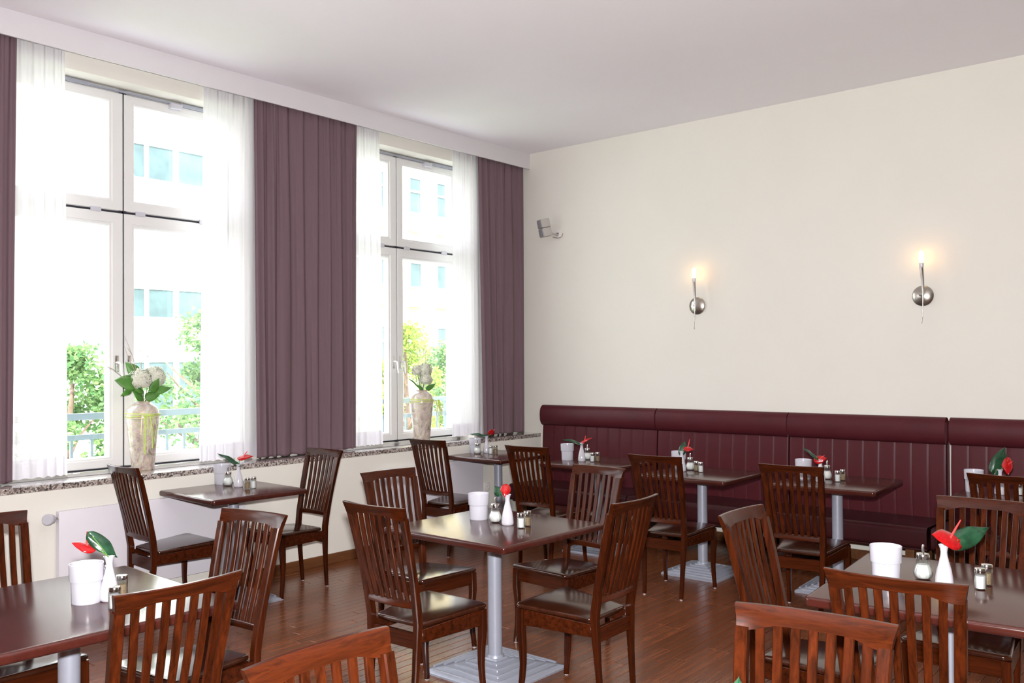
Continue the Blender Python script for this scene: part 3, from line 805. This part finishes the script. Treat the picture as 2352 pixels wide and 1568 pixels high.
# ------------------------------------------------------------------ table ware
ITEMS = {1: {'cup': [-3.206, 1.454], 'vase': [-3.164, 1.516], 'salt': [-3.036, 1.472], 'pep': [-3.183, 1.571], 'sug': [-3.29, 1.555]},
 2: {'cup': [-5.628, 3.499], 'sug': [-5.51, 3.473], 'vase': [-5.395, 3.482], 'salt': [-5.249, 3.502], 'pep': [-5.245, 3.453]},
 3: {'cup': [-3.238, 3.562], 'sug': [-3.099, 3.539], 'vase': [-3.002, 3.524], 'salt': [-2.887, 3.494], 'pep': [-2.899, 3.561]},
 4: {'cup': [-5.640, 6.160], 'sug': [-5.562, 6.105], 'vase': [-5.545, 6.215], 'salt': [-5.448, 6.161], 'pep': [-5.436, 6.214]},
 5: {'cup': [-4.594, 6.194], 'vase': [-4.422, 6.166], 'sug': [-4.459, 6.303], 'salt': [-4.326, 6.185], 'pep': [-4.308, 6.236]},
 6: {'cup': [-3.506, 6.188], 'vase': [-3.405, 6.056], 'sug': [-3.394, 6.169], 'salt': [-3.262, 6.09], 'pep': [-3.327, 6.142]},
 7: {'cup': [-2.507, 6.195], 'vase': [-2.344, 6.089], 'sug': [-2.365, 6.269], 'salt': [-2.256, 6.171], 'pep': [-2.252, 6.259]},
 8: {'cup': [-1.411, 6.233], 'vase': [-1.253, 6.185], 'salt': [-1.154, 6.226], 'pep': [-1.112, 6.28]},
 9: {'cup': [-1.098, 3.493], 'sug': [-1.003, 3.627], 'vase': [-0.906, 3.542], 'salt': [-0.797, 3.593], 'pep': [-0.793, 3.676]}}
def make_cup():
    t = thing('table_bin', 'x', 'bin')
    MB().lathe([(.0475, 0), (.049, .004), (.0505, .074), (.0505, .080)], 40).obj('lower_cup', M['white_plastic'], t, smooth=50)
    MB().lathe([(.0515, .0765), (.0552, .078), (.0560, .081), (.0575, .136), (.0572, .138), (.0555, .138), (.0525, .085)], 40, cap=False).obj('rim_sleeve', M['white_plastic'], t, smooth=50)
    return t
def make_vase():
    t = tag(MB().lathe([(.026, 0), (.031, .003), (.0322, .012), (.0305, .035), (.0255, .065), (.0175, .095), (.0125, .118), (.0115, .130), (.0135, .143), (.019, .157), (.0175, .1575), (.011, .140), (.009, .125)], 32, cap=False).obj('bud_vase', M['porcelain'], None, smooth=60), 'x', 'vase')
    return t
def flute(a, z): return 1 + .045 * math.cos(14 * a) * (1 if .01 < z < .078 else 0)
def make_sugar():
    t = thing('sugar_dispenser', 'x', 'sugar dispenser')
    pr = [(.024, 0), (.028, .004), (.0335, .016), (.0345, .026), (.030, .042), (.0235, .056), (.0215, .066), (.0225, .082)]
    MB().lathe([(r * .90, z * .93 + .005) for r, z in pr[:-2]], 28).obj('sugar', M['sugar'], t, smooth=60)
    MB().lathe(pr, 56, cap=False, fn=flute).obj('glass_body', M['bottle'], t, smooth=60)
    MB().lathe([(.0238, .079), (.0245, .082), (.0245, .093), (.0225, .098), (.006, .101)], 28).obj('cap', M['chrome'], t, smooth=40)
    MB().tube([(0, 0, .099), (0, 0, .122), (.003, 0, .131)], [.0058, .0050, .0048], 12).obj('spout', M['chrome'], t)
    return t
def facet(a, z): return 1 + .03 * math.cos(10 * a)
def make_shaker(kind):
    t = thing(kind + '_shaker', 'x', 'shaker')
    lv = .050 if kind == 'salt' else .045
    MB().lathe([(.0165, .005), (.0172, .008), (.0172, lv)], 20).obj(kind, M[kind], t)
    MB().lathe([(.0185, 0), (.0200, .003), (.0200, .060), (.0185, .064)], 40, cap=False, fn=facet).obj('glass_body', M['bottle'], t, smooth=60)
    MB().lathe([(.0196, .062), (.0200, .065), (.0200, .074), (.0185, .0775), (.006, .079)], 24).obj('cap', M['chrome'], t, smooth=40)
    return t
PROT = {'cup': make_cup(), 'vase': make_vase(), 'sug': make_sugar(), 'salt': make_shaker('salt'), 'pep': make_shaker('pepper')}
GR = {'cup': ('white plastic two-tier table bin on the %s', 'white table bins'), 'vase': ('slim white porcelain bud vase on the %s', 'bud vases'), 'sug': ('pear-shaped glass sugar dispenser on the %s', 'sugar dispensers'),
      'salt': ('small glass salt shaker with chrome cap on the %s', 'salt shakers'), 'pep': ('small glass pepper shaker with chrome cap on the %s', 'pepper shakers')}
used = set(); vases = {}
def place(kind, k, x, y):
    o = PROT[kind] if kind not in used else copy_tree(PROT[kind])
    used.add(kind); o.location = (x, y, TOP); o.rotation_euler = (0, 0, random.uniform(0, 6) if kind != 'sug' else .7)
    tag(o, GR[kind][0] % TN[k], None, GR[kind][1]); return o
for k, d in ITEMS.items():
    for kind, (x, y) in d.items():
        place(kind, k, x, y)
        if kind == 'vase': vases[k] = (x, y)
place('vase', 10, -.745, 1.500); vases[10] = (-.745, 1.50)

# anthurium sprays: [spathe base, tip, width, normal, spadix root, end, leaf root, tip, width, normal] relative to the vase (z absolute)
FLOW = {1: [[-0.0435, -0.0366, 0.94], [-0.0826, -0.0956, 0.9605], 0.07, [0.229, -0.123, 0.966], [-0.0663, -0.0557, 0.963], [-0.061, -0.0513, 0.9961], [-0.0461, -0.0388, 0.9777], [-0.0074, 0.0329, 0.8961], 0.055, [0.821, -0.282, 0.496]],
 2: [[0.0074, 0.0062, 0.9497], [0.0955, 0.0542, 0.9616], 0.045, [0.065, -0.818, 0.572], [0.0235, 0.0197, 0.9664], [0.0477, 0.0401, 0.9955], [-0.0024, -0.002, 0.9079], [-0.1353, -0.0746, 0.9762], 0.05, [0.413, -0.068, 0.908]],
 3: [[-0.0042, -0.0036, 0.9499], [0.0019, -0.0246, 0.8961], 0.055, [0.695, -0.677, 0.241], [-0.0056, -0.0047, 0.9344], [0.0009, 0.0007, 0.9171], [-0.0296, -0.0249, 0.9105], [-0.0703, -0.0199, 0.9462], 0.05, [0.44, -0.843, 0.309]],
 4: [[0.0324, 0.0273, 0.9238], [0.0520, 0.0143, 0.9725], 0.06, [0.778, -0.621, 0.098], [0.045, 0.0378, 0.9466], [0.0585, 0.0492, 0.9708], [-0.009, -0.0076, 0.9107], [-0.1349, -0.0743, 0.9268], 0.045, [0.288, -0.342, 0.894]],
 5: [[0.0004, 0.0004, 0.9156], [0.0792, 0.0405, 0.9505], 0.05, [0.239, -0.284, 0.928], [0.02, 0.0168, 0.9305], [0.026, 0.0219, 0.968], [-0.0032, -0.0027, 0.9025], [-0.14, -0.0785, 0.933], 0.05, [0.239, -0.284, 0.928]],
 6: [[0.0215, 0.0181, 0.931], [0.0806, 0.0416, 0.9172], 0.06, [0.46, -0.393, 0.796], [0.0379, 0.0319, 0.9478], [0.048, 0.0404, 0.9944], [-0.0018, -0.0015, 0.89], [0.0071, 0.0451, 0.9793], 0.06, [0.39, -0.902, 0.188]],
 7: [[-0.0231, -0.0194, 0.9022], [0.0433, 0.0102, 0.9179], 0.06, [0.634, -0.604, 0.483], [-0.002, -0.0017, 0.9177], [0.0221, 0.0186, 0.9331], [-0.0199, -0.0168, 0.9218], [-0.1031, -0.0475, 0.9844], 0.05, [0.375, -0.162, 0.913]],
 8: [[0.0395, 0.0332, 0.9636], [0.0439, 0.0107, 0.8735], 0.075, [0.637, -0.757, 0.148], [0.0364, 0.0307, 0.9355], [0.0609, 0.0512, 0.955], [-0.0205, -0.0172, 0.901], [0.0203, 0.0563, 1.0415], 0.09, [0.479, -0.872, 0.098]],
 9: [[0.0404, 0.034, 0.9235], [-0.0272, -0.049, 0.9501], 0.085, [0.381, -0.599, 0.704], [0.0215, 0.0181, 0.962], [0.0486, 0.0408, 0.9972], [0.0311, 0.0262, 0.914], [0.123, 0.1427, 0.9638], 0.075, [0.623, -0.578, 0.527]],
 10: [[0.03, -0.03, 0.93], [0.07, -0.09, 0.95], 0.06, [0.3, -0.3, 0.9], [0.045, -.045, 0.94], [0.05, -0.05, 0.975], [0.0, 0.0, 0.925], [0.02, -0.012, 1.022], 0.05, [0.6, -0.75, 0.25]]}
def heart(b, t, w, n, cup=.25, lobes=True, wave=0.0):
    b = Vector(b); t = Vector(t); n = Vector(n); L = (t - b).length; d = (t - b).normalized()
    n = (n - d * n.dot(d)).normalized(); s = d.cross(n)
    NU, NV = 14, 8; vs = []; fs = []
    for i in range(NU + 1):
        u = i / NU
        wid = (math.sin(PI * min(1, u * 1.02) ** .62) ** .85 if 0 < u < 1 else 0.02) * w / 2 * (1.0 if lobes else .85)
        for j in range(NV + 1):
            v = -1 + 2 * j / NV
            back = (-.22 * L * (abs(v) ** 1.3) * max(0, 1 - u * 2.6)) if lobes else 0
            h = -cup * wid * v * v + .06 * L * math.sin(PI * u) - .02 * L * (abs(v) < .1) + wave * L * math.sin(9 * u + 3 * v) * abs(v)
            vs.append(b + d * (u * L + back) + s * (v * wid) + n * h)
    for i in range(NU):
        for j in range(NV): a = i * (NV + 1) + j; fs.append((a, a + 1, a + NV + 2, a + NV + 1))
    return MB().add(vs, fs)
def spray(k):
    x, y = vases[k]; sb, st, sw, sn, pa, pb, lb, lt, lw_, ln = FLOW[k]
    t = thing('anthurium', 'red anthurium and green leaf on the %s' % TN[k], 'flower', (x, y, 0), 0, 'anthurium sprays')
    if k == 10: t['label'] = 'green leaf tip rising at the bottom edge beside the lower right chair'
    o = heart(sb, st, sw, sn, .35, True, .02).obj('spathe', M['red'], t, smooth=80); sd = o.modifiers.new('t', 'SOLIDIFY'); sd.thickness = .0012
    a, b = Vector(sb).lerp(Vector(st), .3), Vector(pb); mid = (a + b) / 2 + Vector(sn) * .004
    MB().tube([a, mid, b], [.0042, .0038, .0022], 8).obj('spadix', M['spadix'], t)
    o = heart(lb, lt, lw_, ln, .30, True, .03).obj('leaf', M['leaf'], t, smooth=80); sd = o.modifiers.new('t', 'SOLIDIFY'); sd.thickness = .0010
    z0 = TOP + .04
    MB().tube([(0.002, 0, z0), (0.003, .002, TOP + .15), (Vector((0.003, .002, TOP + .157)) + Vector(sb)) / 2, sb], .0022, 6).obj('flower_stem', M['stem'], t)
    mid = Vector(lb) * .5 + Vector((-.003, 0, TOP + .157)) * .5
    MB().tube([(-.003, 0, z0), (-.003, 0, TOP + .152), mid, Vector(lb)], .0020, 6).obj('leaf_stem', M['stem'], t)
for k in vases: spray(k)

# ------------------------------------------------------------------ tall vases on the sill with hydrangeas
def floor_vase(label, x, y, s=1.0):
    pr = [(.070, 0), (.074, .004), (.078, .05), (.090, .17), (.102, .28), (.109, .35), (.109, .385), (.100, .425), (.078, .452), (.056, .464), (.051, .470), (.054, .478), (.050, .478), (.045, .468), (.06, .44), (.09, .39)]
    o = MB().lathe([(r * s, z * s) for r, z in pr], 48, cap=False).obj('sill_vase', M['marbled'], None, smooth=60)
    o.location = (x, y, ZSILL); tag(o, label, 'vase', 'marbled vases on the sill'); return o
def ribbon(label, x, y, s, ang):
    t = thing('raffia_bow', label, 'ribbon', (x, y, ZSILL)); rr = random.Random(5)
    for k in range(4):
        z = (.368 + .008 * k) * s; r = .1125 * s + .0015 * k
        MB().tube([(r * math.cos(2 * PI * j / 24), r * math.sin(2 * PI * j / 24), z + .006 * math.sin(2 * PI * j / 24 + k)) for j in range(25)], .0028, 6, cap=False).obj('band', M['raffia' if k % 2 else 'raffia2'], t)
    c = Vector((math.cos(ang), math.sin(ang), 0))
    for k in range(11):
        a = ang + rr.uniform(-.5, 1.3); L = rr.uniform(.08, .26); o = rr.uniform(.02, .065)
        d = Vector((math.cos(a), math.sin(a), 0)); p0 = c * (.117 * s) + Z * (.375 * s)
        pts = [p0, p0 + d * o + Z * .012, p0 + d * (o * 1.35) - Z * L * .35, p0 + d * (o * 1.1 + rr.uniform(-.01, .02)) - Z * L]
        q = [Vector(p) for p in pts]; sm = []
        for i in range(3):
            for j in range(4): sm.append(q[i].lerp(q[i + 1], j / 4))
        sm.append(q[3])
        MB().tube(sm, .0015 if k % 4 else .0036, 5).obj('strand', M['raffia' if k % 3 != 1 else 'raffia2'], t)
def bloom(mb, c, r, n, rr):
    for k in range(n):
        z = rr.uniform(-.75, 1); a = rr.uniform(0, 2 * PI); q = math.sqrt(max(0, 1 - z * z))
        d = Vector((q * math.cos(a), q * math.sin(a), z)); p = Vector(c) + d * r * (rr.uniform(.60, 1.0) + .12 * math.sin(5 * a + 3 * z) * math.cos(4 * z))
        s = d.orthogonal().normalized(); u = d.cross(s); th = rr.uniform(0, PI); s, u = s * math.cos(th) + u * math.sin(th), u * math.cos(th) - s * math.sin(th)
        w = rr.uniform(.011, .017)
        for e in range(4):
            a2 = e * PI / 2; v = s * math.cos(a2) + u * math.sin(a2); v2 = s * math.cos(a2 + PI / 2) + u * math.sin(a2 + PI / 2)
            mb.add([p, p + (v * .9 + v2 * .45) * w + d * .004, p + v * w * 1.25 + d * .001, p + (v * .9 - v2 * .45) * w + d * .004], [(0, 1, 2, 3)])
def hydrangea(label, x, y, heads, leaves, twigs, seed):
    t = thing('hydrangea_bouquet', label, 'flower', (x, y, ZSILL)); rr = random.Random(seed)
    for c, r in heads:
        mb = MB(); mb.lathe([(r * .1, -r * .6), (r * .5, -r * .5), (r * .60, 0), (r * .5, r * .5), (r * .1, r * .66)], 12, c=c); bloom(mb, c, r, int(300 * (r / .06) ** 2), rr)
        mb.obj('flower_head', M['petal'], t, smooth=80)
        MB().tube([(0, 0, .44), (c[0] * .4, c[1] * .4, .52), c], .004, 6).obj('stem', M['stem'], t)
    for b, tp, w, n in leaves:
        o = heart(b, tp, w, n, .25, False, .01).obj('leaf', M['hleaf'], t, smooth=80); sd = o.modifiers.new('t', 'SOLIDIFY'); sd.thickness = .001
        MB().tube([(0, 0, .44), Vector(b) * .5 + Vector((0, 0, .23)), b], .0022, 5).obj('leaf_stem', M['stem'], t)
    for tw in twigs:
        pts = [Vector(p) for p in tw]; mb = MB(); mb.tube(pts, [.0032 - .0022 * i / (len(pts) - 1) for i in range(len(pts))], 5)
        for k in range(3):
            i = rr.randrange(1, len(pts) - 1) if len(pts) > 2 else 0
            p = pts[i]; d = (pts[i + 1] - pts[i]).normalized(); sdw = Vector((rr.uniform(-.3, .3), rr.uniform(-1, 1), rr.uniform(.2, 1))).normalized()
            mb.tube([p, p + (d + sdw * .45).normalized() * rr.uniform(.04, .09)], [.0014, .0006], 4)
        mb.obj('twig', M['twig'], t)
V1 = (-5.965 - .02, 3.105); V2 = (-6.02, 5.84)
floor_vase('tall marbled stone-coloured vase on the sill of the left window', *V1)
floor_vase('tall marbled vase on the sill of the right window', *V2)
ribbon('yellow-green raffia bow tied round the vase at the left window', *V1, 1.0, -.40)
ribbon('lime raffia band tied round the vase at the right window', *V2, 1.0, .5)
# picture-right along the window is +y; towards the room is +x
hydrangea('white hydrangeas with green leaves and twigs in the vase at the left window', *V1,
    [((.03, -.03, .63), .075), ((-.02, .095, .645), .075)],
    [((.04, -.06, .60), (.02, -.21, .63), .15, (.8, -.2, .5)), ((.0, -.03, .66), (-.03, -.11, .75), .10, (.9, -.2, .1)), ((.03, .06, .55), (.05, .19, .57), .085, (.8, .1, .6)),
     ((.045, -.01, .50), (.06, .10, .53), .08, (.9, .0, .3)), ((.04, -.02, .49), (.05, -.10, .56), .075, (.9, 0, .3)), ((.06, .03, .54), (.07, .085, .64), .08, (.95, .1, .1)),
     ((.05, -.02, .55), (.07, -.10, .56), .06, (.9, 0, .5)), ((0, -.08, .56), (.02, -.17, .52), .05, (.9, 0, .3))],
    [[(0, 0, .44), (0, -.03, .62), (0, -.075, .80), (0, -.13, .93)], [(0, .01, .44), (0, -.01, .66), (.01, -.02, .82), (0, .01, .95)], [(0, .02, .44), (0, .03, .62), (0, .04, .78), (0, .005, .90)],
     [(0, -.01, .44), (0, -.03, .64), (-.01, -.10, .78), (0, -.13, .86)], [(0, 0, .46), (.02, -.12, .62), (.03, -.22, .70), (.03, -.32, .74)]], 3)
hydrangea('white hydrangea with tall bare twigs in the vase at the right window', *V2,
    [((.02, .035, .585), .062), ((.015, .03, .665), .066), ((-.02, -.04, .66), .05)],
    [((.03, .03, .48), (.03, .155, .54), .06, (.8, -.1, .6)), ((.03, -.01, .48), (.0, -.07, .53), .05, (.9, 0, .2)), ((.0, -.03, .50), (-.02, -.17, .60), .03, (.8, 0, .5))],
    [[(0, -.01, .44), (0, -.06, .56), (0, -.13, .76), (0, -.20, 1.02), (0, -.235, 1.22)], [(0, 0, .44), (0, -.01, .62), (0, -.05, .78), (0, -.10, .95)],
     [(0, .01, .44), (0, .05, .72), (0, .055, .86), (0, .02, 1.0)], [(0, .02, .46), (0, .07, .74), (0, .15, .92), (0, .20, 1.05)], [(0, -.01, .44), (0, -.03, .66), (0, .03, .82), (0, .06, .93)]], 4)

# ------------------------------------------------------------------ outside: balcony railing, street, houses, trees
g = struct('ground', MB().box(-45, -6.36, -30, 60, -2.2, -2.0), M['street'], smooth=0); g['label'] = 'pale street outside the windows'
lawn = tag(MB().box(-21, -12.6, -12, 40, -2.0, -1.96).obj('lawn', M['grass'], smooth=0), 'strip of green lawn outside below the trees', 'grass')
def railing(label, y0, y1):
    t = thing('balcony_railing', label, 'railing', (-6.75, (y0 + y1) / 2, 0), 0, 'railings outside the windows'); h = (y1 - y0) / 2
    MB().box(-.025, .025, -h, h, 1.185, 1.235).obj('handrail', M['rail_out'], t, bevel=.004)
    MB().box(-.018, .018, -h, h, 1.035, 1.075).obj('mid_rail', M['rail_out'], t, bevel=.003)
    MB().box(-.018, .018, -h, h, .45, .49).obj('bottom_rail', M['rail_out'], t, bevel=.003)
    n = int(2 * h / .148)
    bm_ = MB().box(-.010, .010, -.010, .010, .49, 1.035).mesh('baluster', M['rail_out'], smooth=0)
    for k in range(1, n): link('baluster', bm_, t, (0, -h + 2 * h * k / n, 0))
    for y in (-h, h):
        p = MB().box(-.03, .03, -.03, .03, -2.0, 1.235).obj('post', M['rail_out'], t, bevel=.003); p.location = (0, y, 0)
railing('grey-blue metal railing outside the left window', 2.05, 4.75)
railing('grey metal railing outside the right window', 4.95, 6.93)
def house(label, X, y0, y1, z1, mat, wins, trim, ledges):
    t = thing('far_house', label, 'building', (X, (y0 + y1) / 2, -2.0)); yc = (y0 + y1) / 2
    MB().box(-8, 0, y0 - yc, y1 - yc, 0, z1 + 2).obj('facade', mat, t, smooth=0)
    MB().box(-8.3, .3, y0 - yc - .2, y1 - yc + .2, z1 + 2, z1 + 2.25).obj('roof_edge', M['facade_trim'], t, smooth=0)
    for (a, b, c, d, parts) in wins:
        a -= yc; b -= yc; c += 2; d += 2
        f = MB(); w = .07
        f.box(-.02, .05, a - w, b + w, c - w, c); f.box(-.02, .05, a - w, b + w, d, d + w); f.box(-.02, .05, a - w, a, c, d); f.box(-.02, .05, b, b + w, c, d)
        for k in range(1, parts): zz = c + (d - c) * (.62 if parts == 2 else k / parts); f.box(-.02, .05, a, b, zz - .04, zz + .04)
        fo = f.obj('window', M['facade_trim'], t, smooth=0)
        MB().box(-.02, .012, a, b, c, d).obj('pane', M['win_out'], fo, smooth=0)
    for (a, b, z) in ledges:
        MB().box(0, .18, a - yc, b - yc, z + 2 - .06, z + 2 + .06).obj('ledge', M['facade_trim'], t, smooth=0)
wa = []
for z0, z1_ in ((6.87, 7.80), (2.96, 3.74), (.2, 1.68), (10.9, 11.8)):
    for ya, yb2 in ((11.5, 12.48), (12.61, 13.35), (13.52, 14.40), (15.0, 15.9), (16.05, 16.9), (5.4, 6.3), (6.45, 7.3)):
        wa.append((ya, yb2, z0, z1_, 1))
house('overexposed white house across the street seen through the left window', -24, 4.8, 18.5, 13.0, M['facade_white'], wa, None, [(11.0, 18.5, 4.6), (11.0, 18.5, 2.5), (11.0, 18.5, 8.6)])
wb_ = []
for z0, z1_ in ((7.20, 8.45), (4.45, 5.30), (1.59, 2.92), (10.2, 11.4)):
    for ya in (19.9, 21.3, 22.70, 24.12, 25.6): wb_.append((ya, ya + .55, z0, z1_, 2 if z0 > 7 or z0 < 2 else 1))
house('pale yellow brick house across the street seen through the right window', -24, 18.9, 32, 14.0, M['brick'], wb_, None, [(y - .1, y + .65, z) for y in (19.9, 21.3, 22.7, 24.12, 25.6) for z in (6.54, 3.75)])
def tree(label, x, y, z0, z1, r, mat, seed, n=9000, lean=0):
    rr = random.Random(seed); t = thing('street_tree', label, 'tree', (x, y, -2.0))
    H = z1 + 2.0; zc = (z0 + z1) / 2 + 2.0; hz = (z1 - z0) / 2
    MB().tube([(0, 0, 0), (.03, .02, H * .35), (0, lean * .3, H * .65), (0, lean * .6, H * .88)], [.10, .08, .05, .02], 10).obj('trunk', M['bark'], t)
    br = MB()
    for k in range(14):
        a = rr.uniform(0, 2 * PI); zz = rr.uniform(zc - hz * .7, zc + hz * .5); L = r * rr.uniform(.5, .9)
        br.tube([(0, lean * .3, zz - .3), (L * .5 * math.cos(a), L * .5 * math.sin(a), zz), (L * math.cos(a), L * math.sin(a), zz + .25)], [.03, .018, .006], 5)
    br.obj('branches', M['bark'], t)
    # clumps
    cl = []
    for k in range(34):
        a = rr.uniform(0, 2 * PI); u = rr.uniform(-1, 1); q = math.sqrt(1 - u * u) * (1 - .25 * max(0, u))
        rad = r * rr.uniform(.45, .95)
        cl.append((Vector((rad * q * math.cos(a), rad * q * math.sin(a) + lean * (u * .5 + .5), zc + hz * .9 * u)), rr.uniform(.20, .36) * r))
    vs = []; fs = []
    for k in range(n):
        c, cr = rr.choice(cl); d = Vector((rr.gauss(0, 1), rr.gauss(0, 1), rr.gauss(0, 1))).normalized() * cr * rr.uniform(.5, 1.05)
        p = c + d; s = rr.uniform(.026, .048)
        a = Vector((rr.gauss(0, 1), rr.gauss(0, 1), rr.gauss(0, .6))).normalized(); b = a.orthogonal().normalized()
        th = rr.uniform(0, PI); cc = a.cross(b); b = b * math.cos(th) + cc * math.sin(th)
        o = len(vs); vs += [p - a * s, p + b * s * .6, p + a * s, p - b * s * .6]; fs.append((o, o + 1, o + 2, o + 3))
    tag(MB().add(vs, fs).obj('foliage', mat, t, smooth=0), kind='stuff')
tree('green bushy tree behind the railing at the left half of the left window', -10.6, 4.5, -.9, 1.85, .75, M['fol_green'], 31, lean=.25)
tree('pale green taller tree behind the vase in the left window', -11.4, 6.7, -.9, 2.4, .95, M['fol_green'], 32, lean=.3)
tree('bushy lime tree behind the vase in the right window', -11.0, 10.35, -.9, 2.35, .8, M['fol_yellow'], 33, lean=-.1)
tree('low green tree at the right side of the right window', -11.6, 11.9, -.9, 1.9, .95, M['fol_green'], 34)
